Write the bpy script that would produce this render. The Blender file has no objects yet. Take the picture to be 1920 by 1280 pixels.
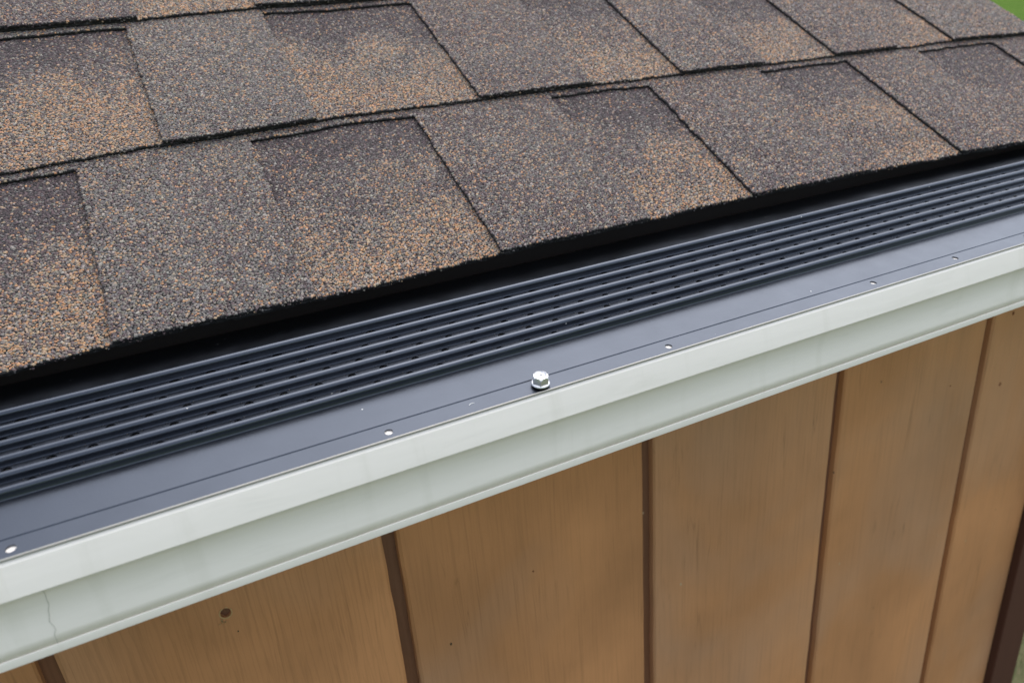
import bpy, bmesh, math, random
import numpy as np
from mathutils import Matrix, Vector
random.seed(4)
rng = np.random.default_rng(11)
S = bpy.context.scene
COL = S.collection
Z0 = 1.95                      # height of the construction origin above the lawn

# ------------------------------------------------------------------ camera
cam_d = bpy.data.cameras.new('camera')
cam = bpy.data.objects.new('camera', cam_d)
COL.objects.link(cam)
right = Vector((0.88961713, -0.4501946, -0.07685175))
down = Vector((-0.24484917, -0.32809234, -0.91236193))
fwd = Vector((0.38552594, 0.83046989, -0.40210634))
M = Matrix((right, -down, -fwd)).transposed().to_4x4()
M.translation = Vector((0.0, -0.51495, 0.37620 + Z0))
cam.matrix_world = M
cam_d.sensor_width = 22.3
cam_d.lens = 1436.445 / 1920 * 22.3
cam_d.clip_start = 0.02
cam_d.clip_end = 2000
cam_d.dof.use_dof = True
cam_d.dof.focus_distance = 0.42
cam_d.dof.aperture_fstop = 7.0
S.camera = cam

# ------------------------------------------------------------------ sky and sun (overcast)
SUN_EL, SUN_AZ = math.radians(67), math.radians(58)      # azimuth measured from +Y, clockwise
w = bpy.data.worlds.new('World')
S.world = w
w.use_nodes = True
nt = w.node_tree
bg = nt.nodes['Background']
sky = nt.nodes.new('ShaderNodeTexSky')
sky.sky_type = 'NISHITA'
sky.sun_disc = False
sky.sun_elevation = SUN_EL
sky.sun_rotation = SUN_AZ
sky.air_density = 1.0
sky.dust_density = 2.0
sky.ozone_density = 1.0
hs = nt.nodes.new('ShaderNodeHueSaturation')
hs.inputs['Saturation'].default_value = 0.5
nt.links.new(sky.outputs[0], hs.inputs['Color'])
nt.links.new(hs.outputs[0], bg.inputs[0])
bg.inputs[1].default_value = 0.15
sun_d = bpy.data.lights.new('sun', 'SUN')
sun_d.energy = 1.1
sun_d.angle = math.radians(85)
sun_d.color = (1.0, 0.97, 0.92)
sun = bpy.data.objects.new('sun', sun_d)
COL.objects.link(sun)
sd = Vector((math.sin(SUN_AZ) * math.cos(SUN_EL), math.cos(SUN_AZ) * math.cos(SUN_EL), math.sin(SUN_EL)))
sun.rotation_euler = sd.to_track_quat('Z', 'Y').to_euler()
S.view_settings.view_transform = 'Standard'
S.view_settings.look = 'None'
S.view_settings.gamma = 1.0
S.view_settings.use_curve_mapping = False
S.view_settings.exposure = 1.05


# ------------------------------------------------------------------ helpers
def link(o, parent=None):
    COL.objects.link(o)
    if parent:
        o.parent = parent
    return o


def empty(name, label, cat, group=None):
    o = bpy.data.objects.new(name, None)
    o.empty_display_size = 0.05
    link(o)
    o['label'] = label
    o['category'] = cat
    if group:
        o['group'] = group
    return o


def mesh_obj(name, verts, faces, mats, parent=None, fm=None, smooth=False, shift=True):
    me = bpy.data.meshes.new(name)
    v = [(a[0], a[1], a[2] + (Z0 if shift else 0)) for a in verts]
    me.from_pydata(v, [], faces)
    for m in (mats if isinstance(mats, (list, tuple)) else [mats]):
        me.materials.append(m)
    if fm is not None:
        me.polygons.foreach_set('material_index', np.array(fm, dtype=np.int32))
    if smooth:
        me.polygons.foreach_set('use_smooth', np.ones(len(me.polygons), dtype=bool))
    me.update()
    return link(bpy.data.objects.new(name, me), parent)


def extrude_profile(name, prof, x0, x1, mat, parent, closed=False, smooth_angle=None, nseg=1, wob=None):
    """prof: list of (y,z); swept along X. Normals face the left-hand side of the path (y,z)->."""
    n = len(prof)
    xs = np.linspace(x0, x1, nseg + 1)
    V, F = [], []
    for x in xs:
        for (y, z) in prof:
            dy, dz = wob(x) if wob else (0, 0)
            V.append((x, y + dy, z + dz))
    m = n if closed else n - 1
    for i in range(nseg):
        for j in range(m):
            a = i * n + j
            b = i * n + (j + 1) % n
            F.append((a, a + n, b + n, b))
    if closed:
        F.append(tuple(range(n)))
        F.append(tuple(reversed(range(nseg * n, nseg * n + n))))
    o = mesh_obj(name, V, F, mat, parent)
    if smooth_angle:
        me = o.data
        me.polygons.foreach_set('use_smooth', np.ones(len(me.polygons), dtype=bool))
        me.set_sharp_from_angle(angle=math.radians(smooth_angle))
    return o


def box(name, lo, hi, mat, parent, bev=0.0, shift=True):
    bm = bmesh.new()
    bmesh.ops.create_cube(bm, size=1)
    for v in bm.verts:
        v.co = Vector([lo[i] + (v.co[i] + .5) * (hi[i] - lo[i]) for i in range(3)])
        if shift:
            v.co.z += Z0
    if bev:
        bmesh.ops.bevel(bm, geom=bm.edges[:], offset=bev, segments=2, affect='EDGES', profile=.5)
    me = bpy.data.meshes.new(name)
    bm.to_mesh(me)
    bm.free()
    me.materials.append(mat)
    return link(bpy.data.objects.new(name, me), parent)


def plate_with_holes(x0, x1, v0, v1, holes, depth, n=16):
    """flat plate in (x, v); holes = [(cx, cv, rx, rv)]; returns verts (x, v, w) with w<=0 downwards, faces"""
    V, F = [], []

    def quad(a, b, c, d):
        i = len(V)
        V.extend([a, b, c, d])
        F.append((i, i + 1, i + 2, i + 3))
    x = x0
    for (cx, cv, rx, rv) in sorted(holes):
        hw = rx * 1.5
        if cx - hw < x + 1e-5 or cx + hw > x1:
            continue
        quad((x, v0, 0), (cx - hw, v0, 0), (cx - hw, v1, 0), (x, v1, 0))
        i0 = len(V)
        angs = [2 * math.pi * k / n for k in range(n)]
        for a in angs:                       # outer rectangle
            c, s = math.cos(a), math.sin(a)
            t = 1 / max(abs(c), abs(s))
            px = cx + hw * c * t
            pv = (v1 - cv) * s * t if s > 0 else (cv - v0) * s * t
            V.append((px, cv + pv, 0))
        for a in angs:
            V.append((cx + rx * math.cos(a), cv + rv * math.sin(a), 0))
        for a in angs:
            V.append((cx + rx * math.cos(a), cv + rv * math.sin(a), -depth))
        for k in range(n):
            k2 = (k + 1) % n
            F.append((i0 + k, i0 + k2, i0 + n + k2, i0 + n + k))
            F.append((i0 + n + k, i0 + n + k2, i0 + 2 * n + k2, i0 + 2 * n + k))
        x = cx + hw
    quad((x, v0, 0), (x1, v0, 0), (x1, v1, 0), (x, v1, 0))
    return V, F


def tube(name, pts, r, mat, parent, sides=6):
    V, F = [], []
    pts = [Vector(p) for p in pts]
    for i, p in enumerate(pts):
        d = (pts[min(i + 1, len(pts) - 1)] - pts[max(i - 1, 0)]).normalized()
        a = d.orthogonal().normalized()
        b = d.cross(a)
        for k in range(sides):
            t = 2 * math.pi * k / sides
            V.append(tuple(p + r * (math.cos(t) * a + math.sin(t) * b)))
    for i in range(len(pts) - 1):
        for k in range(sides):
            F.append((i * sides + k, i * sides + (k + 1) % sides, (i + 1) * sides + (k + 1) % sides, (i + 1) * sides + k))
    return mesh_obj(name, V, F, mat, parent, smooth=True)


# ------------------------------------------------------------------ materials
def new_mat(name):
    m = bpy.data.materials.new(name)
    m.use_nodes = True
    t = m.node_tree
    return m, t, t.nodes['Principled BSDF']


def N(t, kind, **kw):
    n = t.nodes.new(kind)
    for k, v in kw.items():
        if k in n.inputs:
            n.inputs[k].default_value = v
        else:
            setattr(n, k, v)
    return n


def L(t, a, b):
    t.links.new(a, b)


def ramp(t, fac, stops):
    r = t.nodes.new('ShaderNodeValToRGB')
    e = r.color_ramp.elements
    while len(e) < len(stops):
        e.new(0.5)
    for i, (p, c) in enumerate(stops):
        e[i].position = p
        e[i].color = (c[0], c[1], c[2], 1) if isinstance(c, tuple) else (c, c, c, 1)
    L(t, fac, r.inputs[0])
    return r


def coords(t, scale=(1, 1, 1), rot=(0, 0, 0)):
    tc = N(t, 'ShaderNodeTexCoord')
    mp = N(t, 'ShaderNodeMapping')
    mp.inputs['Scale'].default_value = scale
    mp.inputs['Rotation'].default_value = rot
    L(t, tc.outputs['Object'], mp.inputs[0])
    return mp.outputs[0]


def noise(t, vec, scale, detail=4, rough=.55, dist=0):
    n = N(t, 'ShaderNodeTexNoise', Scale=scale, Detail=detail, Roughness=rough, Distortion=dist)
    L(t, vec, n.inputs['Vector'])
    return n.outputs['Fac']


def mix(t, fac, a, b, blend='MIX'):
    m = t.nodes.new('ShaderNodeMix')
    m.data_type = 'RGBA'
    m.blend_type = blend
    for sock, val in ((m.inputs['Factor'], fac), (m.inputs['A'], a), (m.inputs['B'], b)):
        if hasattr(val, 'is_linked'):
            L(t, val, sock)
        elif isinstance(val, (tuple, list)):
            sock.default_value = (val[0], val[1], val[2], 1)
        else:
            sock.default_value = val
    return m.outputs['Result']


# granules: colour carried by each granule
m_gran, t, b = new_mat('shingle_granules')
at = N(t, 'ShaderNodeAttribute', attribute_name='stone')
L(t, at.outputs['Color'], b.inputs['Base Color'])
b.inputs['Roughness'].default_value = .62
b.inputs['Specular IOR Level'].default_value = .25

# asphalt body of the shingle, with a sparse printed-in granule colour
m_asph, t, b = new_mat('shingle_asphalt')
c = coords(t)
vo = N(t, 'ShaderNodeTexVoronoi', Scale=700.0)
L(t, c, vo.inputs['Vector'])
r = ramp(t, vo.outputs['Color'], [(0, (.010, .010, .011)), (.72, (.016, .015, .016)), (.9, (.05, .045, .042)), (1, (.16, .12, .08))])
L(t, r.outputs[0], b.inputs['Base Color'])
bp = N(t, 'ShaderNodeBump', Strength=.7, Distance=.0008)
L(t, vo.outputs['Distance'], bp.inputs['Height'])
L(t, bp.outputs[0], b.inputs['Normal'])
b.inputs['Roughness'].default_value = .8

# granule coat as material only, for courses beyond the picture
m_coat, t, b = new_mat('shingle_far_coat')
c = coords(t)
vo = N(t, 'ShaderNodeTexVoronoi', Scale=620.0)
L(t, c, vo.inputs['Vector'])
r = ramp(t, vo.outputs['Color'], [(0, (.05, .045, .05)), (.35, (.11, .10, .105)), (.65, (.17, .17, .16)), (.85, (.3, .22, .15)), (1, (.42, .27, .15))])
L(t, r.outputs[0], b.inputs['Base Color'])
bp = N(t, 'ShaderNodeBump', Strength=1, Distance=.001)
L(t, vo.outputs['Distance'], bp.inputs['Height'])
L(t, bp.outputs[0], b.inputs['Normal'])
b.inputs['Roughness'].default_value = .7


def guard_paint(name, base, rough, metal):
    m, t, b = new_mat(name)
    c = coords(t)
    v = N(t, 'ShaderNodeTexVoronoi', Scale=230.0, Randomness=1.0)
    L(t, c, v.inputs['Vector'])
    # dust specks: only few cells carry one
    sz = N(t, 'ShaderNodeMath', operation='LESS_THAN')
    L(t, v.outputs['Distance'], sz.inputs[0])
    sz.inputs[1].default_value = .085
    sep = N(t, 'ShaderNodeSeparateColor')
    L(t, v.outputs['Color'], sep.inputs[0])
    few = N(t, 'ShaderNodeMath', operation='GREATER_THAN')
    L(t, sep.outputs[0], few.inputs[0])
    few.inputs[1].default_value = .965
    mm = N(t, 'ShaderNodeMath', operation='MULTIPLY')
    L(t, sz.outputs[0], mm.inputs[0])
    L(t, few.outputs[0], mm.inputs[1])
    n1 = noise(t, c, 14, 5, .6)
    col = mix(t, n1, tuple(x * .9 for x in base), tuple(x * 1.1 for x in base))
    col2 = mix(t, mm.outputs[0], col, (.55, .55, .53))
    L(t, col2, b.inputs['Base Color'])
    mt = N(t, 'ShaderNodeMath', operation='MULTIPLY_ADD')
    L(t, mm.outputs[0], mt.inputs[0])
    mt.inputs[1].default_value = -metal
    mt.inputs[2].default_value = metal
    L(t, mt.outputs[0], b.inputs['Metallic'])
    n2 = noise(t, c, 60, 4, .6)
    rr = ramp(t, n2, [(.3, rough - .04), (.7, rough + .05)])
    L(t, rr.outputs[0], b.inputs['Roughness'])
    n3 = noise(t, c, 900, 2, .5)
    bp = N(t, 'ShaderNodeBump', Strength=.08, Distance=.0004)
    L(t, n3, bp.inputs['Height'])
    L(t, bp.outputs[0], b.inputs['Normal'])
    return m


m_guard = guard_paint('guard_black_satin', (.076, .085, .104), .33, 1.0)
m_alu, t, b = new_mat('raw_aluminium_edge')
b.inputs['Base Color'].default_value = (.32, .31, .28, 1)
b.inputs['Metallic'].default_value = .3
b.inputs['Roughness'].default_value = .45

# gutter paint: cream white, slightly grimy
m_gut, t, b = new_mat('gutter_cream_paint')
c = coords(t)
n1 = noise(t, c, 9, 6, .6, .4)
n2 = noise(t, coords(t, (6, 30, 30)), 4, 5, .65)
col = mix(t, n1, (.80, .752, .690), (.855, .807, .746))
r = ramp(t, n2, [(.55, 0.0), (.8, .22)])
col = mix(t, r.outputs[0], col, (.56, .54, .46))
v = N(t, 'ShaderNodeTexVoronoi', Scale=48.0)
L(t, c, v.inputs['Vector'])
lt = N(t, 'ShaderNodeMath', operation='LESS_THAN')
L(t, v.outputs['Distance'], lt.inputs[0])
lt.inputs[1].default_value = .035
sp = N(t, 'ShaderNodeSeparateColor')
L(t, v.outputs['Color'], sp.inputs[0])
gt = N(t, 'ShaderNodeMath', operation='GREATER_THAN')
L(t, sp.outputs[1], gt.inputs[0])
gt.inputs[1].default_value = .8
mm = N(t, 'ShaderNodeMath', operation='MULTIPLY')
L(t, lt.outputs[0], mm.inputs[0])
L(t, gt.outputs[0], mm.inputs[1])
dr = noise(t, coords(t, (70, 9, 5)), 1.0, 5, .6, .3)
col = mix(t, ramp(t, dr, [(.56, 0.0), (.78, .30)]).outputs[0], col, (.60, .57, .48))
col = mix(t, mm.outputs[0], col, (.12, .10, .07))
L(t, col, b.inputs['Base Color'])
b.inputs['Roughness'].default_value = .5
b.inputs['Specular IOR Level'].default_value = .35
bp = N(t, 'ShaderNodeBump', Strength=.12, Distance=.002)
L(t, noise(t, coords(t, (3, 20, 20)), 6, 4), bp.inputs['Height'])
L(t, bp.outputs[0], b.inputs['Normal'])

m_grime, t, b = new_mat('hairline_crack')
b.inputs['Base Color'].default_value = (.42, .41, .36, 1)
b.inputs['Roughness'].default_value = .9
m_scr, t, b = new_mat('pale_scratch')
b.inputs['Base Color'].default_value = (.7, .7, .68, 1)

# screw: bright zinc
m_zinc, t, b = new_mat('zinc_plated_steel')
c = coords(t)
n1 = noise(t, c, 700, 4, .6)
col = mix(t, n1, (.62, .62, .64), (.80, .80, .81))
L(t, col, b.inputs['Base Color'])
b.inputs['Metallic'].default_value = .8
b.inputs['Roughness'].default_value = .32
m_screw_shade, t, b = new_mat('screw_shade_black')  # near-black colour standing in for the shadow under the screw head
b.inputs['Base Color'].default_value = (.012, .012, .013, 1)
b.inputs['Roughness'].default_value = .7

# painted plywood siding
def siding(name, lo, hi, grey, groove=False):
    m, t, b = new_mat(name)
    tc = N(t, 'ShaderNodeTexCoord')
    oi = N(t, 'ShaderNodeObjectInfo')
    ad = N(t, 'ShaderNodeVectorMath', operation='ADD')
    cx = N(t, 'ShaderNodeCombineXYZ')
    ml = N(t, 'ShaderNodeMath', operation='MULTIPLY')
    L(t, oi.outputs['Random'], ml.inputs[0])
    ml.inputs[1].default_value = 17.0
    L(t, ml.outputs[0], cx.inputs[2])
    L(t, tc.outputs['Object'], ad.inputs[0])
    L(t, cx.outputs[0], ad.inputs[1])

    def mp(s):
        p = N(t, 'ShaderNodeMapping')
        p.inputs['Scale'].default_value = s
        L(t, ad.outputs[0], p.inputs[0])
        return p.outputs[0]
    big = noise(t, mp((1, 1, .7)), 7.0, 4, .55, .3)
    col = mix(t, ramp(t, big, [(.33, 0.0), (.68, 1.0)]).outputs[0], lo, hi)
    pat = noise(t, mp((1.3, 1, 1)), 4.3, 3, .5, .5)
    col = mix(t, ramp(t, pat, [(.46, 0.0), (.70, .6)]).outputs[0], col, grey)
    # vertical grain
    gr = noise(t, mp((430, 430, 11)), 1.0, 6, .66, .8)
    gw = N(t, 'ShaderNodeTexWave', wave_type='BANDS', bands_direction='X', Scale=70.0, Distortion=16.0, Detail=6.0)
    gw.inputs['Detail Scale'].default_value = 1.4
    gw.inputs['Detail Roughness'].default_value = .6
    L(t, mp((1, 1, .07)), gw.inputs['Vector'])
    amt = ramp(t, noise(t, mp((1, 1, .5)), 5.0, 2, .5), [(.47, .0), (.72, .5)]).outputs[0]
    sc_ = N(t, 'ShaderNodeSeparateColor')
    L(t, oi.outputs['Color'], sc_.inputs[0])
    amt = mix(t, sc_.outputs[0], (.04, .04, .04), mix(t, .6, amt, (1, 1, 1)))
    dk = ramp(t, gr, [(.30, .62), (.50, 1.0)]).outputs[0]
    col = mix(t, .42, col, mix(t, 1.0, col, dk, 'MULTIPLY'))
    wv = ramp(t, gw.outputs['Fac'], [(.0, .80), (.30, 1.0)]).outputs[0]
    wv = mix(t, amt, (1, 1, 1), wv)
    col = mix(t, .8, col, mix(t, 1.0, col, wv, 'MULTIPLY'))
    # hair checks in the veneer
    ck = noise(t, mp((60, 60, 2.2)), 1.0, 3, .5, 1.2)
    ckr = ramp(t, ck, [(.490, 1.0), (.498, .74), (.502, .74), (.510, 1.0)]).outputs[0]
    gate = ramp(t, noise(t, mp((1, 1, 1)), 11.0, 2, .5), [(.52, 0.0), (.62, .9)]).outputs[0]
    ckr = mix(t, gate, (1, 1, 1), ckr)
    col = mix(t, 1.0, col, ckr, 'MULTIPLY')
    # little dirt flecks
    v = N(t, 'ShaderNodeTexVoronoi', Scale=60.0)
    L(t, mp((1, 1, .6)), v.inputs['Vector'])
    lt = N(t, 'ShaderNodeMath', operation='LESS_THAN')
    L(t, v.outputs['Distance'], lt.inputs[0])
    lt.inputs[1].default_value = .05
    sp = N(t, 'ShaderNodeSeparateColor')
    L(t, v.outputs['Color'], sp.inputs[0])
    gt = N(t, 'ShaderNodeMath', operation='GREATER_THAN')
    L(t, sp.outputs[2], gt.inputs[0])
    gt.inputs[1].default_value = .78
    mm = N(t, 'ShaderNodeMath', operation='MULTIPLY')
    L(t, lt.outputs[0], mm.inputs[0])
    L(t, gt.outputs[0], mm.inputs[1])
    fl = mix(t, ramp(t, sp.outputs[0], [(.6, 0.0), (.62, 1.0)]).outputs[0], (.05, .03, .015), (.42, .33, .22))
    col = mix(t, mm.outputs[0], col, fl)
    L(t, col, b.inputs['Base Color'])
    rr = ramp(t, pat, [(.4, .52), (.75, .36)])
    L(t, rr.outputs[0], b.inputs['Roughness'])
    b.inputs['Specular IOR Level'].default_value = .4
    h = mix(t, .5, gr, mix(t, amt, (.5, .5, .5), gw.outputs['Fac']))
    st_ = noise(t, mp((1, 1, .8)), 420.0, 3, .6)
    h = mix(t, .45, h, st_)
    bp = N(t, 'ShaderNodeBump', Strength=.40, Distance=.0006)
    L(t, h, bp.inputs['Height'])
    L(t, bp.outputs[0], b.inputs['Normal'])
    return m


m_side = siding('siding_brown_paint', (.37, .172, .074), (.545, .255, .110), (.42, .25, .16))
m_groove = siding('siding_groove_wood', (.15, .064, .034), (.20, .086, .045), (.17, .085, .055))
m_trim, t, b = new_mat('corner_trim_brown')
c = coords(t, (60, 60, 4))
col = mix(t, noise(t, c, 1, 5, .6), (.060, .024, .016), (.085, .034, .022))
L(t, col, b.inputs['Base Color'])
b.inputs['Roughness'].default_value = .7
b.inputs['Specular IOR Level'].default_value = .2
m_wood, t, b = new_mat('deck_eave_shade')  # deck and fascia coloured near black to put in the shade below the eave
c = coords(t, (6, 90, 90))
col = mix(t, noise(t, c, 1, 5, .6), (.010, .008, .007), (.016, .012, .010))
L(t, col, b.inputs['Base Color'])
b.inputs['Roughness'].default_value = .7
m_hole, t, b = new_mat('dark_hole_wood')
b.inputs['Base Color'].default_value = (.06, .03, .014, 1)
b.inputs['Roughness'].default_value = .9
m_chip, t, b = new_mat('pale_chipped_wood')
b.inputs['Base Color'].default_value = (.42, .28, .13, 1)
b.inputs['Roughness'].default_value = .8

# lawn
m_lawn, t, b = new_mat('lawn')
c = coords(t)
n1 = noise(t, c, .35, 4, .6)
n2 = noise(t, c, 24, 6, .7)
col = mix(t, n1, (.04, .105, .014), (.075, .135, .024))
r = ramp(t, n2, [(.48, 0.0), (.72, .6)])
col = mix(t, r.outputs[0], col, (.23, .19, .11))
ln = N(t, 'ShaderNodeVectorMath', operation='LENGTH')
L(t, c, ln.inputs[0])
far = N(t, 'ShaderNodeMapRange')
L(t, ln.outputs['Value'], far.inputs['Value'])
far.inputs['From Min'].default_value = 3.0
far.inputs['From Max'].default_value = 9.0
dry = mix(t, n2, (.085, .075, .045), (.13, .11, .07))
col = mix(t, far.outputs['Result'], mix(t, .8, col, dry), col)
L(t, col, b.inputs['Base Color'])
b.inputs['Roughness'].default_value = 1.0
b.inputs['Specular IOR Level'].default_value = 0.0
bp = N(t, 'ShaderNodeBump', Strength=.6, Distance=.03)
L(t, n2, bp.inputs['Height'])
L(t, bp.outputs[0], b.inputs['Normal'])
m_blade, t, b = new_mat('grass_blade')
oi = N(t, 'ShaderNodeAttribute', attribute_name='stone')
L(t, oi.outputs['Color'], b.inputs['Base Color'])
b.inputs['Roughness'].default_value = .6

# ------------------------------------------------------------------ ground
g = mesh_obj('lawn', [(-400, -400, 0), (400, -400, 0), (400, 400, 0), (-400, 400, 0)], [(0, 1, 2, 3)], m_lawn, shift=False)
g['kind'] = 'structure'
g['label'] = 'mown green lawn with dry patches around the shed'


def colour_attr(me, cols_per_vert):
    a = me.color_attributes.new('stone', 'FLOAT_COLOR', 'POINT')
    arr = np.ones((len(cols_per_vert), 4), dtype=np.float32)
    arr[:, :3] = cols_per_vert
    a.data.foreach_set('color', arr.ravel())


def fast_mesh(name, V, Q, mats, mat_idx):
    """numpy verts, quad index array"""
    me = bpy.data.meshes.new(name)
    nq = len(Q)
    me.vertices.add(len(V))
    me.vertices.foreach_set('co', V.astype(np.float32).ravel())
    me.loops.add(nq * 4)
    me.loops.foreach_set('vertex_index', Q.astype(np.int32).ravel())
    me.polygons.add(nq)
    me.polygons.foreach_set('loop_start', np.arange(0, nq * 4, 4, dtype=np.int32))
    me.polygons.foreach_set('material_index', mat_idx.astype(np.int32))
    for m in mats:
        me.materials.append(m)
    me.update(calc_edges=True)
    return me


# grass blades where the lawn shows beside the corner of the shed
nb = 9000
bx = rng.uniform(1.2, 4.2, nb)
by = rng.uniform(-.4, 2.0, nb)
ang = rng.uniform(0, 6.283, nb)
hh = rng.uniform(.02, .055, nb)
lean = rng.uniform(.0, .03, nb)
wd = .0022
dx, dy = np.cos(ang), np.sin(ang)
V = np.stack([np.stack([bx - dy * wd, by + dx * wd, np.zeros(nb)], 1),
              np.stack([bx + dy * wd, by - dx * wd, np.zeros(nb)], 1),
              np.stack([bx + dx * lean + dy * wd * .3, by + dy * lean - dx * wd * .3, hh], 1),
              np.stack([bx + dx * lean - dy * wd * .3, by + dy * lean + dx * wd * .3, hh], 1)], 1).reshape(-1, 3)
Q = np.arange(nb * 4).reshape(-1, 4)
me = fast_mesh('grass', V, Q, [m_blade], np.zeros(nb))
gc = np.array([(.07, .13, .03), (.10, .15, .05), (.24, .20, .11), (.13, .15, .06)])[rng.integers(0, 4, nb)]
colour_attr(me, np.repeat(gc, 4, 0))
o = link(bpy.data.objects.new('grass', me))
o['kind'] = 'stuff'
o['label'] = 'short green and straw coloured grass beside the shed corner'

# ------------------------------------------------------------------ shed
X_L, X_R = -.75, .862
YW = -.10265
shed = empty('shed', 'small brown wooden shed with asphalt shingle roof and grooved plywood wall', 'shed')
shed.location = (0, 0, 0)

# ---- wall: groove backing + boards
wall = box('wall', (X_L, YW + .0065, -Z0 + .02), (.8345, YW + .018, .2), m_groove, shed)
wall['label'] = 'brown grooved plywood wall under the gutter'
gx = [-.7205, -.5173, -.3141, -.1105, .0911, .2985, .5020, .7010]
GW = .0095
edges = [X_L] + gx + [.8342]
nail = {4: [(-.0157, .0511, .0034)], 8: [(.7349, .0611, .0022), (.7365, -.0176, .0022)], 5: [(.193, -.012, .0009)], 7: [(.655, .005, .0009)]}
for i in range(len(edges) - 1):
    a = edges[i] + (GW / 2 if i else 0)
    b_ = edges[i + 1] - (GW / 2 if i < len(edges) - 2 else 0)
    zlo, zhi = -Z0 + .02, .2
    # front plate with nail holes, bevelled long edges, slightly wandering
    rows = [zlo] + list(np.linspace(-.62, .2, 42))
    hl = nail.get(i, [])
    V, F = [], []
    ch = .0016
    ew = [rng.normal(0, .00018) for _ in rows]
    ew2 = [rng.normal(0, .00018) for _ in rows]
    if not hl:
        for k, z in enumerate(rows):
            l, r_ = a + ew[k], b_ + ew2[k]
            V += [(l, YW + .0065, z), (l + .0003, YW + ch, z), (l + ch, YW, z), (r_ - ch, YW, z), (r_ - .0003, YW + ch, z), (r_, YW + .0065, z)]
        for k in range(len(rows) - 1):
            for j in range(5):
                q = k * 6 + j
                F.append((q, q + 1, q + 7, q + 6))
    else:
        for side in (0, 1):
            base = len(V)
            for k, z in enumerate(rows):
                if side == 0:
                    l = a + ew[k]
                    V += [(l, YW + .0065, z), (l + .0003, YW + ch, z), (a + ch * 1.4, YW, z)]
                else:
                    r_ = b_ + ew2[k]
                    V += [(b_ - ch * 1.4, YW, z), (r_ - .0003, YW + ch, z), (r_, YW + .0065, z)]
            for k in range(len(rows) - 1):
                for j in range(2):
                    q = base + k * 3 + j
                    F.append((q, q + 1, q + 4, q + 3))
        # plate in (z as 'x', x as 'v')
        pv, pf = plate_with_holes(zlo, zhi, a + ch * 1.4, b_ - ch * 1.4, [(h[1], h[0], h[2], h[2] * .9) for h in hl], .0028)
        base = len(V)
        V += [(p[1], YW - p[2], p[0]) for p in pv]
        F += [tuple(base + q for q in f) for f in pf]
    bo = mesh_obj('siding_board', V, F, m_side, wall)
    bo.color = ((1, .1, .25, .2, .95, .25, .3, .12, .1)[i], 0, 0, 1)
# chipped fibres round the big nail hole
ch_bm = bmesh.new()
for k in range(9):
    p = Vector((-.0157 - .0035 + random.gauss(0, .0012), YW - .0004, .0511 - .0052 + random.gauss(0, .0012) + Z0))
    mtx = Matrix.Translation(p) @ Matrix.Rotation(random.uniform(0, 3), 4, 'Y') @ Matrix.Diagonal((.0012, .0004, .00035, 1))
    bmesh.ops.create_cube(ch_bm, size=1, matrix=mtx)
me = bpy.data.meshes.new('wood_chips')
ch_bm.to_mesh(me)
ch_bm.free()
me.materials.append(m_chip)
link(bpy.data.objects.new('wood_chips', me), wall)
bm = bmesh.new()
for k in range(15):
    a0 = k / 15 * 6.283
    if random.random() < .3:
        continue
    p = Vector((-.0157 + math.cos(a0) * .0036, YW - .0002, .0511 + math.sin(a0) * .0038 + Z0))
    bmesh.ops.create_cube(bm, size=1, matrix=Matrix.Translation(p) @ Matrix.Rotation(-a0, 4, 'Y') @ Matrix.Diagonal((.0006, .0005, .0014, 1)))
me = bpy.data.meshes.new('hole_rim')
bm.to_mesh(me)
bm.free()
me.materials.append(m_chip)
link(bpy.data.objects.new('hole_rim', me), wall)

V = [(-.0157 + .0034 * math.cos(k * .5236), YW + .0024 + .0004 * math.sin(k * 2.1), .0511 + .0038 * math.sin(k * .5236)) for k in range(12)]
mesh_obj('hole_floor', V, [tuple(range(12))], m_groove, wall)
tr = box('corner_trim', (.8345, YW - .0083, -Z0 + .02), (.8865, YW + .06, .198), m_trim, shed, .0015)
tr['label'] = 'dark brown corner board at the end of the wall'
box('side_wall', (.868, YW + .061, -Z0 + .02), (.880, 1.6, .2), m_side, shed)
box('fascia_board', (X_L, YW - .009, .14), (.845, YW - .0005, .2185), m_wood, shed, .001)

# ---- roof
PITCH = math.radians(30.265)
EY, EZ = -.117543, .240764
EXP = .147187
US = np.array([0, math.cos(PITCH), math.sin(PITCH)])
NS = np.array([0, -math.sin(PITCH), math.cos(PITCH)])


def roof_pt(x, s, wv):
    x = np.asarray(x, float)
    s = np.asarray(s, float)
    wv = np.asarray(wv, float)
    return np.stack([x, EY + s * US[1] + wv * NS[1], EZ + s * US[2] + wv * NS[2] + Z0], -1)


roof = box('roof', (0, 0, 0), (1, 1, 1), m_wood, shed)
rb = [(x, s, wv) for x in (X_L, X_R - .004) for (s, wv) in ((.013, -.0125), (1.9, -.0125), (1.9, -.03), (.013, -.03))]
me = bpy.data.meshes.new('roof')
me.from_pydata([tuple(roof_pt(*p)) for p in rb], [], [(0, 1, 5, 4), (1, 2, 6, 5), (2, 3, 7, 6), (3, 0, 4, 7), (3, 2, 1, 0), (4, 5, 6, 7)])
me.materials.append(m_wood)
roof.data = me
roof['label'] = 'sloping roof of laminated brown and grey asphalt shingles'

# lattice value noise
_lat = rng.random((64, 64))


def vnoise(x, y):
    xi = np.floor(x).astype(int)
    yi = np.floor(y).astype(int)
    fx = x - xi
    fy = y - yi
    fx = fx * fx * (3 - 2 * fx)
    fy = fy * fy * (3 - 2 * fy)
    g = lambda i, j: _lat[i % 64, j % 64]
    return (g(xi, yi) * (1 - fx) + g(xi + 1, yi) * fx) * (1 - fy) + (g(xi, yi + 1) * (1 - fx) + g(xi + 1, yi + 1) * fx) * fy


def sm(a, b, x):
    t_ = np.clip((x - a) / (b - a), 0, 1)
    return t_ * t_ * (3 - 2 * t_)


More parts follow.
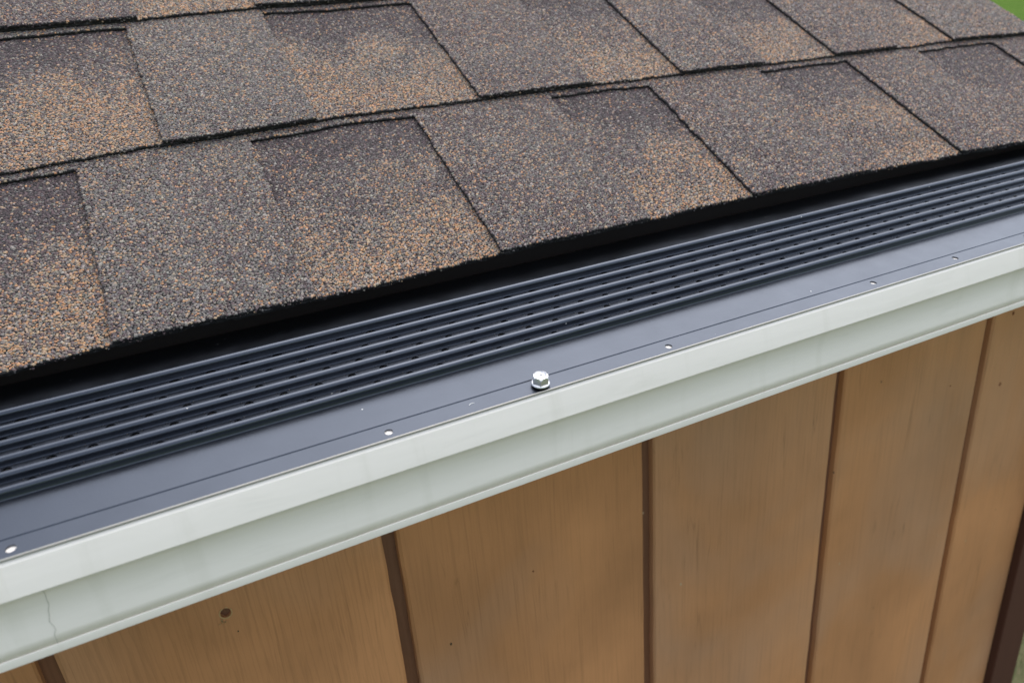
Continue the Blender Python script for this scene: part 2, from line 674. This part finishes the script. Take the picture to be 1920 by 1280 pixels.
PAL = np.array([(.096, .067, .070),   # 0 dark purple
                (0.139, 0.129, 0.125),   # 1 slate
                (0.176, 0.158, 0.133),   # 2 green grey
                (.360, .250, .160),   # 3 tan
                (.430, .225, .110),   # 4 orange
                (0.318, 0.281, 0.246),   # 5 pale
                (0.037, 0.033, 0.034),   # 6 black
                (.056, .042, .045)])  # 7 deep purple
ZW = {'dark': (.32, .10, .05, .03, .025, .025, .09, .36),
      'purple': (.47, .16, .11, .07, .06, .05, .02, .06),
      'grey': (.18, .30, .25, .10, .07, .06, .03, .01),
      'orange': (.17, .19, .15, .20, .21, .06, .02, .00),
      'slate': (.30, .38, .17, .05, .02, .05, .02, .01)}

# measured butt lines (x, s) of the lowest courses: hand-laid, slightly wavy
LINES = [([-.9, -.0772, -.0299, .0786, .1843, .3814, .5954, .6678, .9], [-.002, -.0016, .0007, .0000, .0029, .0041, 0, -.0045, -.008]),
         ([-.9, -.0667, .0197, .1339, .2343, .4166, .5853, .7405, .8407, .9], [.139, .1432, .1490, .1525, .1519, .1488, .1441, .1423, .1372, .135]),
         ([-.9, -.0557, .0237, .114, .9], [.293, .2932, .2938, .2975, .290])]


def butt(n, x):
    if n < len(LINES):
        base = np.interp(x, *LINES[n])
    else:
        base = np.full_like(np.asarray(x, float), n * EXP)
    x = np.asarray(x, float)
    return base + .0004 * np.sin(x * 41 + n * 2.1) + .0002 * np.sin(x * 97 + n)


def wtop(n, x, s):
    """overlay surface height over the roof plane: 0 at the butt, -6 mm where the next course begins"""
    return -.0050 * (s - butt(n, x)) / EXP


LAM = .0025


def rough_line(p, q, step, amp):
    d = math.hypot(q[0] - p[0], q[1] - p[1])
    k = max(1, int(d / step))
    out = []
    for i in range(k):
        f = i / k
        j = rng.normal(0, amp, 2) if i else (0, 0)
        out.append((p[0] + (q[0] - p[0]) * f + j[0], p[1] + (q[1] - p[1]) * f + j[1]))
    return out


def in_poly(px, py, poly):
    inside = np.zeros(len(px), bool)
    n = len(poly)
    for i in range(n):
        x1, y1 = poly[i]
        x2, y2 = poly[(i + 1) % n]
        if y1 == y2:
            continue
        c_ = ((y1 > py) != (y2 > py)) & (px < (x2 - x1) * (py - y1) / (y2 - y1) + x1)
        inside ^= c_
    return inside


def zone_mix(n, kind, x, s, xl, xr, tone):
    """probability weights over zones for each granule"""
    u = (x - xl) / max(xr - xl, 1e-4)
    v = (s - butt(n, x)) / EXP
    n1 = vnoise(x * 26 + 7 * n, s * 30 + 3) - .5
    n2 = vnoise(x * 70 + 11, s * 75 + n) - .5
    k = n1 * .8 + n2 * .35
    Wt = {}
    if kind == 'valley':
        dk = sm(.40, .88, v + k * .5)
        lean = tone.get('lean', 0)
        og = sm(.74, .14, v + k * .75 + lean * (1 - u) * .8) * (1 - dk) * tone.get('orange', 1)
        Wt['dark'] = dk
        Wt['orange'] = og
        rest = np.clip(1 - dk - og, 0, 1)
        Wt['purple'] = rest * tone.get('purple', .5)
        Wt['grey'] = rest * (1 - tone.get('purple', .5))
    else:
        og = sm(.15, .6, k + tone.get('orange', 0) - .3) * .8
        pu = np.clip(tone.get('purple', .4) + k * .9, 0, 1)
        Wt['orange'] = og
        Wt['purple'] = (1 - og) * pu
        Wt['slate'] = (1 - og) * (1 - pu) * .35
        Wt['grey'] = (1 - og) * (1 - pu) * .65
    prob = sum(Wt[z][:, None] * np.array(ZW[z])[None] for z in Wt)
    prob /= prob.sum(1, keepdims=True)
    return prob


tri_count = 0


def granule_arrays(n, kind, poly, off, xl, xr, tone, gap, clip=None):
    """irregular little flat stones over polygon (x,s); returns verts, quads, colours"""
    P = np.array(poly)
    x0, y0 = P.min(0)
    x1, y1 = P.max(0)
    gx_, gy_ = np.meshgrid(np.arange(x0 - gap, x1 + gap, gap), np.arange(y0 - gap, y1 + gap, gap * .9))
    gx_ = gx_ + (np.arange(gx_.shape[0])[:, None] % 2) * gap * .5
    px = (gx_ + rng.uniform(-.42, .42, gx_.shape) * gap).ravel()
    py = (gy_ + rng.uniform(-.42, .42, gy_.shape) * gap).ravel()
    ok = in_poly(px, py, poly)
    if clip is not None:
        ok &= clip(px, py)
    px, py = px[ok], py[ok]
    m = len(px)
    prob = zone_mix(n, kind, px, py, xl, xr, tone)
    cum = prob.cumsum(1)
    idx = np.minimum((rng.random(m)[:, None] > cum).sum(1), 7)
    col = (.84 * PAL[idx] + .16 * (prob @ PAL)) * rng.uniform(.84, 1.16, m)[:, None] * rng.uniform(.95, 1.05, (m, 3))
    r0 = gap * rng.uniform(.60, 1.10, m)
    asp = rng.uniform(.55, .95, m)
    th = rng.uniform(0, 6.283, m)
    h = gap * rng.uniform(.10, .42, m)
    base_w = wtop(n, px, py) + off
    tx, ty = rng.normal(0, .2, m), rng.normal(0, .2, m)
    Vs = []
    for lvl, sc in ((0, 1.0), (1, .74)):
        for k in range(4):
            a = th + k * math.pi / 2 + rng.uniform(-.35, .35, m)
            rr = r0 * sc * rng.uniform(.8, 1.2, m)
            lx = np.cos(a) * rr
            ly = np.sin(a) * rr * asp
            wv = base_w + (h + lx * tx + ly * ty if lvl else -.00025)
            Vs.append(roof_pt(px + lx, py + ly, wv))
    V = np.stack(Vs, 1).reshape(-1, 3)
    q = np.array([(4, 5, 6, 7), (0, 1, 5, 4), (1, 2, 6, 5), (2, 3, 7, 6), (3, 0, 4, 7)])
    Q = (np.arange(m)[:, None, None] * 8 + q[None]).reshape(-1, 4)
    return V, Q, np.repeat(col, 8, 0)


def slab_mesh(n, poly, off, thick):
    """outline polygon (x,s) -> closed slab; returns bmesh-made verts + face lists"""
    P = np.array(poly)
    top = roof_pt(P[:, 0], P[:, 1], wtop(n, P[:, 0], P[:, 1]) + off)
    bot = roof_pt(P[:, 0], P[:, 1], wtop(n, P[:, 0], P[:, 1]) + off - thick)
    return top, bot


def shingle(n, kind, poly, off, thick, xl, xr, tone, gap, clip=None, coat=False, label=None):
    global tri_count
    top, bot = slab_mesh(n, poly, off, thick)
    k = len(top)
    sv = np.concatenate([top, bot])
    me = bpy.data.meshes.new('shingle')
    faces = [list(range(k)), list(range(2 * k - 1, k - 1, -1))] + [[i, i + k, (i + 1) % k + k, (i + 1) % k] for i in range(k)]
    if coat:
        nv, nl, npol = 2 * k, 0, 0
        gV = np.zeros((0, 3))
        gQ = np.zeros((0, 4), int)
        gC = np.zeros((0, 3))
    else:
        gV, gQ, gC = granule_arrays(n, kind, poly, off, xl, xr, tone, gap, clip)
        if n <= 2:
            P_ = np.array(poly)
            xa, xb = max(P_[:, 0].min(), -.14), P_[:, 0].max()
            if kind == 'tooth':
                xa = max(xl, -.14)
            ne = int(max(0, xb - xa) / .0026)
            ex = rng.uniform(xa, xb, ne)
            es = butt(n, ex) - rng.uniform(-.0002, .0006, ne) + (.0006 if kind != 'tooth' else 0)
            ew_ = off - rng.uniform(.0001, 1.0, ne) * thick
            rad = rng.uniform(.0003, .0008, ne)
            ev = []
            for lv in (-1, 1):
                for k4 in range(4):
                    aa = k4 * math.pi / 2 + rng.uniform(-.4, .4, ne)
                    ev.append(roof_pt(ex + np.cos(aa) * rad, es + np.sin(aa) * rad, ew_ + lv * rad * .45))
            ev = np.stack(ev, 1).reshape(-1, 3)
            q_ = np.array([(4, 5, 6, 7), (0, 1, 5, 4), (1, 2, 6, 5), (2, 3, 7, 6), (3, 0, 4, 7), (3, 2, 1, 0)])
            eq = (np.arange(ne)[:, None, None] * 8 + q_[None]).reshape(-1, 4) + len(gV)
            ec = PAL[rng.choice([0, 1, 2, 3, 6, 7], ne, p=[.2, .16, .12, .07, .25, .2])]
            gV = np.concatenate([gV, ev])
            gQ = np.concatenate([gQ, eq])
            gC = np.concatenate([gC, np.repeat(ec, 8, 0)])
    sizes = [len(f) for f in faces]
    loops = np.concatenate([np.array([i for f in faces for i in f]), (gQ + 2 * k).ravel()]).astype(np.int32)
    tot = np.concatenate([np.array(sizes), np.full(len(gQ), 4)]).astype(np.int32)
    start = np.concatenate([[0], np.cumsum(tot)[:-1]]).astype(np.int32)
    V = np.concatenate([sv, gV])
    me.vertices.add(len(V))
    me.vertices.foreach_set('co', V.astype(np.float32).ravel())
    me.loops.add(len(loops))
    me.loops.foreach_set('vertex_index', loops)
    me.polygons.add(len(tot))
    me.polygons.foreach_set('loop_start', start)
    mi = np.concatenate([np.zeros(len(faces)), np.ones(len(gQ))]).astype(np.int32)
    if coat:
        mi[0] = 1
    me.materials.append(m_asph)
    me.materials.append(m_coat if coat else m_gran)
    me.polygons.foreach_set('material_index', mi)
    me.update(calc_edges=True)
    colour_attr(me, np.concatenate([np.full((2 * k, 3), .02), gC]))
    tri_count += len(gQ) * 2
    o = link(bpy.data.objects.new('shingle', me), roof)
    if label:
        o['label'] = label
    return o


# teeth of each course: (left edge, right edge, tone); between them the lower layer shows
K = 1.03
C0 = [(-.62, -.47, {}), (-.36, -.20, {}),
      (-.0282 * K, .0692 * K, dict(purple=.22)), (.179 * K, .284 * K, dict(purple=.62)), (.3702 * K, .480 * K, dict(purple=.85)),
      (.578 * K, .666 * K, dict(purple=.9)), (.770 * K, .862, dict(purple=.75))]
V0 = [{}, {}, dict(orange=1.0, purple=.6), dict(orange=.95, purple=.3), dict(orange=.95, lean=.35, purple=.8), dict(orange=.9, lean=.4, purple=.9), dict(orange=.8, lean=.5, purple=.9)]
C1 = [(-.66, -.50, {}), (-.38, -.22, {}),
      (.0200 * K, .1135 * K, dict(purple=.12)), (.2295 * K, .322 * K, dict(purple=.75)), (.4035 * K, .488 * K, dict(purple=.7)),
      (.5675 * K, .643 * K, dict(purple=.9)), (.718 * K, .862, dict(purple=.35, orange=.12))]
V1 = [{}, {}, dict(orange=1.0, purple=.5), dict(orange=.95, purple=.2), dict(orange=.9, lean=.3, purple=.8), dict(orange=.9, lean=.35, purple=.8), dict(orange=.85, lean=.4, purple=.8)]
C2 = [(-.60, -.42, {}), (-.30, .0295, dict(purple=.85)), (.1140, .21, dict(purple=.6)), (.30, .40, {}), (.49, .60, {}), (.70, .862, {})]
V2 = [{}, {}, dict(orange=1.0), {}, {}, {}]


def course(n, teeth, valleys, coat_all=False):
    xprev = X_L
    HEAD = .0054
    for i, (xl, xr, tone) in enumerate(teeth):
        far = coat_all or xr < -.15
        dist = max(.45, math.hypot(.5 * (xl + xr), .5))
        gap = .00117 if dist < .62 else .00135
        st = .004
        # overlay tooth with its header strip over the valley to its left
        bl = lambda x: float(butt(n, x))
        nx = lambda x: float(butt(n + 1, x))
        poly = []
        xs = np.linspace(xl, xr, max(2, int((xr - xl) / st)))
        poly += [(x + rng.normal(0, .0002), bl(x) + rng.normal(0, .00022)) for x in xs]
        poly += rough_line((xr, bl(xr)), (xr - .0006, nx(xr) + .015), .006, .0003)[1:]
        poly += [(xr - .0006, nx(xr) + .015), (xprev + .0004, nx(xprev) + .015)]
        hx = np.linspace(xprev + .0004, xl - .004, max(2, int((xl - xprev) / .008)))
        poly += [(x, nx(x) - HEAD + rng.normal(0, .0004) + .0005 * math.sin(x * 60 + n)) for x in hx]
        yc = nx(xl) - HEAD
        poly += [(xl - .0007, yc - .0004), (xl - .0001, yc - .0015)]
        poly += rough_line((xl, yc - .003), (xl, bl(xl)), .005, .00035)[1:]
        lo = (lambda n_: (lambda px, py: (py < butt(n_ + 1, px) + .002) & (px > -.14) & ((py < .34) | (px < -9))))(n)
        shingle(n, 'tooth', poly, 0.0, LAM - .0002, xl, xr, tone, gap, lo, coat=far)
        # lower layer showing in the valley to the left of this tooth
        a, b2 = xprev - .012, xl + .012
        if i == 0:
            a = X_L
        xs = np.linspace(a, b2, max(2, int((b2 - a) / st)))
        poly = [(x, bl(x) + .0006 + rng.normal(0, .0004)) for x in xs]
        poly += [(b2, nx(b2) + .015), (a, nx(a) + .015)]
        vt = valleys[i]
        lo2 = (lambda n_, A, B: (lambda px, py: (py < butt(n_ + 1, px) - .004) & (px > max(A - .002, -.14)) & (px < B + .001) & ((py < .34) | (px < -9))))(n, xprev, xl)
        shingle(n, 'valley', poly, -LAM, .0024 if n else .0022, xprev, xl, vt, gap, lo2, coat=coat_all or xl < -.15)
        xprev = xr
    # starter / underside layer below the teeth so that the butt is two layers thick everywhere
    for i, (xl, xr, tone) in enumerate(teeth):
        a, b2 = xl + .0124, min(xr - .0124, X_R)
        if i == len(teeth) - 1:
            b2 = X_R
        xs = np.linspace(a, b2, max(2, int((b2 - a) / .004)))
        poly = [(x, float(butt(n, x)) + .0006 + rng.normal(0, .0004)) for x in xs] + [(b2, float(butt(n, b2)) + .1), (a, float(butt(n, a)) + .1)]
        shingle(n, 'valley', poly, -LAM, .0024 if n else .0022, a, b2, {}, .01, coat=True)


course(0, C0, V0)
course(1, C1, V1)
course(2, C2, V2)
for n in range(3, 8):
    tt, x = [], X_L + .05 + .04 * (n % 3)
    while x < .70:
        e = x + random.uniform(.08, .13)
        tt.append((x, e, {}))
        x = e + random.uniform(.07, .12)
    tt[-1] = (tt[-1][0], .862, {})
    course(n, tt, [{}] * len(tt), coat_all=True)
# starter course under the eave
for k in range(2):
    a, b2 = (X_L, .09) if k == 0 else (.0905, X_R)
    xs = np.linspace(a, b2, int((b2 - a) / .004))
    poly = [(x, float(butt(0, x)) + .0016 + rng.normal(0, .0005)) for x in xs] + [(b2, .16), (a, .16)]
    Pp = np.array(poly)
    shingle(0, 'valley', poly, -.0049, .0016, a, b2, {}, .01, coat=True)

# ------------------------------------------------------------------ gutter
YN, ZN = -.235, .21103
gutter = empty('gutter', 'cream white metal rain gutter with moulded front under the black guard', 'gutter')
wobg = lambda x: (.0004 * math.sin(x * 7 + 1), .0004 * math.sin(x * 5.3))
nose = [(YN + .0125, ZN + .0012), (YN + .006, ZN + .0001), (YN + .0014, ZN - .0009), (YN + .0004, ZN - .0017), (YN - .0003, ZN - .0025), (YN - .0034, ZN - .0141), (YN - .0035, ZN - .0148), (YN - .0031, ZN - .0153)]
cove = [(YN - .0031, ZN - .0153), (YN - .0017, ZN - .0166), (YN - .0004, ZN - .0190), (YN + .0008, ZN - .0232), (YN + .0013, ZN - .0280), (YN + .0012, ZN - .0330), (YN + .0006, ZN - .0375), (YN + .0006, ZN - .0420)]
lipb = [(YN + .0006, ZN - .0420), (YN + .0001, ZN - .0422), (YN + .0000, ZN - .0425), (YN + .0006, ZN - .0462), (YN + .0013, ZN - .0466), (YN + .004, ZN - .0467)]
bott = [(YN + .004, ZN - .0467), (YN + .075, ZN - .0540), (YN + .118, ZN - .0527), (YN + .1195, ZN - .050), (YN + .1195, ZN + .004)]
for nm, pf, sa in (('front_lip', nose, 24), ('front_face', cove, 60), ('bottom_bead', lipb, 35), ('trough', bott, 30)):
    o = extrude_profile(nm, pf, X_L, .86, m_gut, gutter, smooth_angle=sa, nseg=60, wob=wobg)
    md = o.modifiers.new('thickness', 'SOLIDIFY')
    md.thickness = .0006
    md.offset = 1
capp = nose[4:] + cove[1:] + lipb[1:] + bott[1:-1] + [(YN + .1195, ZN - .004)]
mesh_obj('end_cap', [(.8603, y, z) for (y, z) in capp], [tuple(range(len(capp)))], m_gut, gutter)
sc_pts = [(-.0664, -.2394, .1953), (-.0672, -.2330, .1870), (-.0690, -.2306, .1790), (-.0680, -.2300, .1752), (-.0690, -.2299, .1735), (-.0688, -.2297, .166)]


def face_y(z):
    zs = [ZN + 0 * 0 + c_[1] - ZN for c_ in reversed(cove)]
    ys = [c_[0] for c_ in reversed(cove)]
    return float(np.interp(z, zs, ys))


pts = []
dense = []
for p_, q_ in zip(sc_pts[:-1], sc_pts[1:]):
    for k in range(5):
        dense.append(tuple(p_[i] + (q_[i] - p_[i]) * k / 5 for i in range(3)))
for (x, y, z) in dense + sc_pts[-1:]:
    pts.append((x + random.gauss(0, .00012), face_y(z) + wobg(x)[0] - .00006, z + wobg(x)[1]))
tube('hairline_crack', pts, .00009, m_grime, gutter)

# ------------------------------------------------------------------ gutter guard
GA = math.radians(10)
guard = empty('gutter_guard', 'long black perforated metal gutter guard with raised ribs below the shingle edge', 'gutter guard')


def gp(x, u, wv):
    wb = wobg(x)
    return (x, YN + u * math.cos(GA) - wv * math.sin(GA) + wb[0], ZN + u * math.sin(GA) + wv * math.cos(GA) + wb[1])


GX0, GX1 = X_L, .858
HOLE_X = [-.0722, .0705, .2191, .3661, .4372, .5069, .5790, .6510, -.2165, -.36]
# front strip with screw holes
V, F = plate_with_holes(GX0, GX1, .0007, .0102, [(x, .0050 + (.0012 if x > .3 else 0), .0019, .0019) for x in HOLE_X], .0006)
V = [gp(*p) for p in V]
o = mesh_obj('front_flange', V, F, m_guard, guard)


def guard_strip(name, prof, mat, sa=40, nseg=60):
    Vv, Ff = [], []
    xs = np.linspace(GX0, GX1, nseg + 1)
    n = len(prof)
    for x in xs:
        for (u, wv) in prof:
            Vv.append(gp(x, u, wv))
    for i in range(nseg):
        for j in range(n - 1):
            a = i * n + j
            Ff.append((a, a + n, a + n + 1, a + 1))
    ob = mesh_obj(name, Vv, Ff, mat, guard)
    ob.data.polygons.foreach_set('use_smooth', np.ones(len(ob.data.polygons), dtype=bool))
    ob.data.set_sharp_from_angle(angle=math.radians(sa))
    return ob


o = guard_strip('cut_edge', [(.0007, .00002), (.0002, 0), (0, -.0003), (.0001, -.0009), (.0010, -.0010)], m_alu, 80)
o['label'] = 'thin bright bare metal front edge'
guard_strip('score_line', [(.0102, 0), (.0105, -.0004), (.0109, -.0004), (.0112, 0)], m_guard, 20)
guard_strip('flat_band', [(.0112, 0), (.022, .00005), (.0334, 0)], m_guard, 30)

PIT, RW, RH = .0110, .0042, .0039
R0_ = .0334


def rib_prof(u0, wd_, h):
    pr = [(u0, 0)]
    rad = wd_ / 2
    pr.append((u0 + .0003, .0004))
    cy = h - rad * .95
    for k in range(11):
        a = math.pi - math.pi * k / 10
        pr.append((u0 + rad + math.cos(a) * (rad - .00035), cy + math.sin(a) * rad * .95))
    pr += [(u0 + wd_ - .0003, .0004), (u0 + wd_, 0)]
    return pr


PH = [-.0339, -.0430, -.0363, -.0454, -.0387]      # phase of the five hole rows, front to back
for k in range(6):
    u0 = R0_ + k * PIT
    hgt = (.0045, RH, RH, RH, RH, .0048)[k]
    o = guard_strip('rib', rib_prof(u0, RW, hgt), m_guard, 50)
    if k < 5:
        f0, f1 = u0 + RW, u0 + PIT
        xs = np.arange(PH[k] - .016 * 46, GX1 - .01, .016)
        hl = [(float(x) + random.gauss(0, .00015), f0 + (f1 - f0) * (.58 if k < 4 else .66), .0021 if k < 4 else .0026, .0019) for x in xs if x > GX0 + .01]
        V, F = plate_with_holes(GX0, GX1, f0, f1, hl, .0007, 14)
        mesh_obj('channel_floor', [gp(*p) for p in V], F, m_guard, guard)
guard_strip('rear_sheet', [(R0_ + 5 * PIT + RW, 0), (.1185, -.0066), (.140, -.0120)], m_guard, 30)
# pale scratch on the flange
tube('scratch', [gp(.1090, .0062, .00005), gp(.1104, .0070, .00008), gp(.1118, .0068, .00005)], .00013, m_scr, guard)

# ------------------------------------------------------------------ hex screw
screw = empty('hex_screw', 'shiny zinc hex head screw with washer flange on the black guard', 'screw')
sx_, su = .1452, .0052
org = Vector(gp(sx_, su, 0)) + Vector((0, 0, Z0))
screw.location = org
screw.scale = (1.02, 1.02, 1.02)
screw.rotation_euler = (GA, 0, math.radians(2))


def lathe(name, prof, n, mat, parent):
    V, F = [], []
    for (r_, z) in prof:
        for k in range(n):
            a = 2 * math.pi * k / n
            V.append((r_ * math.cos(a), r_ * math.sin(a), z))
    for i in range(len(prof) - 1):
        for k in range(n):
            F.append((i * n + k, i * n + (k + 1) % n, (i + 1) * n + (k + 1) % n, (i + 1) * n + k))
    ob = mesh_obj(name, V, F, mat, parent, shift=False)
    ob.data.polygons.foreach_set('use_smooth', np.ones(len(ob.data.polygons), dtype=bool))
    ob.data.set_sharp_from_angle(angle=math.radians(40))
    return ob


WZ = .0009
lathe('washer_flange', [(.0012, WZ), (.0041, WZ), (.0044, WZ + .0002), (.00445, WZ + .0005), (.0043, WZ + .0008), (.0037, WZ + .0011), (.0028, WZ + .0012)], 40, m_zinc, screw)
lathe('shank', [(.0016, WZ + .0001), (.0016, -.012), (.0002, -.016)], 16, m_zinc, screw)
lathe('shade_washer', [(.0012, WZ - .0001), (.0036, WZ - .0001), (.0038, WZ - .0004), (.0036, .00005), (.0012, .00005)], 28, m_screw_shade, screw)  # dark ring added to draw the black shadow gap under the flange
# hexagon: rounded crown, circular indent, cross recess
n = 24
V, F = [], []
rot = math.radians(-118)
AF = .0070 / 2


def hexr(a, s=1.0):
    k_ = (a - rot) % (math.pi / 3) - math.pi / 6
    return AF * s / math.cos(k_)


cross = []
arm, half = .00125, .00030
for q in range(4):
    a0 = q * math.pi / 2 + .5
    ca, sa_ = math.cos(a0), math.sin(a0)
    for (lx, ly) in ((arm, -half), (arm, half), (half, half)):
        cross.append((lx * ca - ly * sa_, lx * sa_ + ly * ca))
cang = sorted([(math.atan2(c_[1], c_[0]) % (2 * math.pi), c_) for c_ in cross])
# rings share 24 + cross angles: hexagon corners and cross points all included
angs = sorted(set([round((rot + k * math.pi / 3) % (2 * math.pi), 6) for k in range(6)] + [round(a, 6) for a, _ in cang] + [round(k * math.pi / 12, 6) for k in range(24)]))
n = len(angs)


def cross_r(a):
    # radius of the cross outline along angle a
    k_ = (a - .5 + math.pi / 4) % (math.pi / 2) - math.pi / 4
    c_, s_ = math.cos(k_), abs(math.sin(k_))
    if s_ / c_ <= half / arm:
        return arm / c_
    return half / max(s_, 1e-6) if half / max(s_, 1e-6) < arm / c_ else arm / c_


rings = []
rings.append([(hexr(a) * math.cos(a), hexr(a) * math.sin(a), WZ + .0010) for a in angs])
rings.append([(hexr(a) * math.cos(a), hexr(a) * math.sin(a), WZ + .0044 - .0006 * (hexr(a) / AF - 1) / .1547) for a in angs])
rings.append([(hexr(a, .97) * math.cos(a) * (1 - .09 * (hexr(a) / AF - 1) / .1547), hexr(a, .97) * math.sin(a) * (1 - .09 * (hexr(a) / AF - 1) / .1547), WZ + .0048 - .0003 * (hexr(a) / AF - 1) / .1547) for a in angs])
for rr_, zz in ((.0026, WZ + .0050), (.00235, WZ + .0048), (.0021, WZ + .0046)):
    rings.append([(rr_ * math.cos(a), rr_ * math.sin(a), zz) for a in angs])
rings.append([(cross_r(a) * math.cos(a), cross_r(a) * math.sin(a), WZ + .0046) for a in angs])
rings.append([(cross_r(a) * .8 * math.cos(a), cross_r(a) * .8 * math.sin(a), WZ + .0037) for a in angs])
V = [p for rg in rings for p in rg]
for i in range(len(rings) - 1):
    for k in range(n):
        F.append((i * n + k, i * n + (k + 1) % n, (i + 1) * n + (k + 1) % n, (i + 1) * n + k))
F.append(tuple((len(rings) - 1) * n + k for k in range(n)))
o = mesh_obj('hex_head', V, F, m_zinc, screw, shift=False)
o.data.polygons.foreach_set('use_smooth', np.ones(len(o.data.polygons), dtype=bool))
o.data.set_sharp_from_angle(angle=math.radians(25))
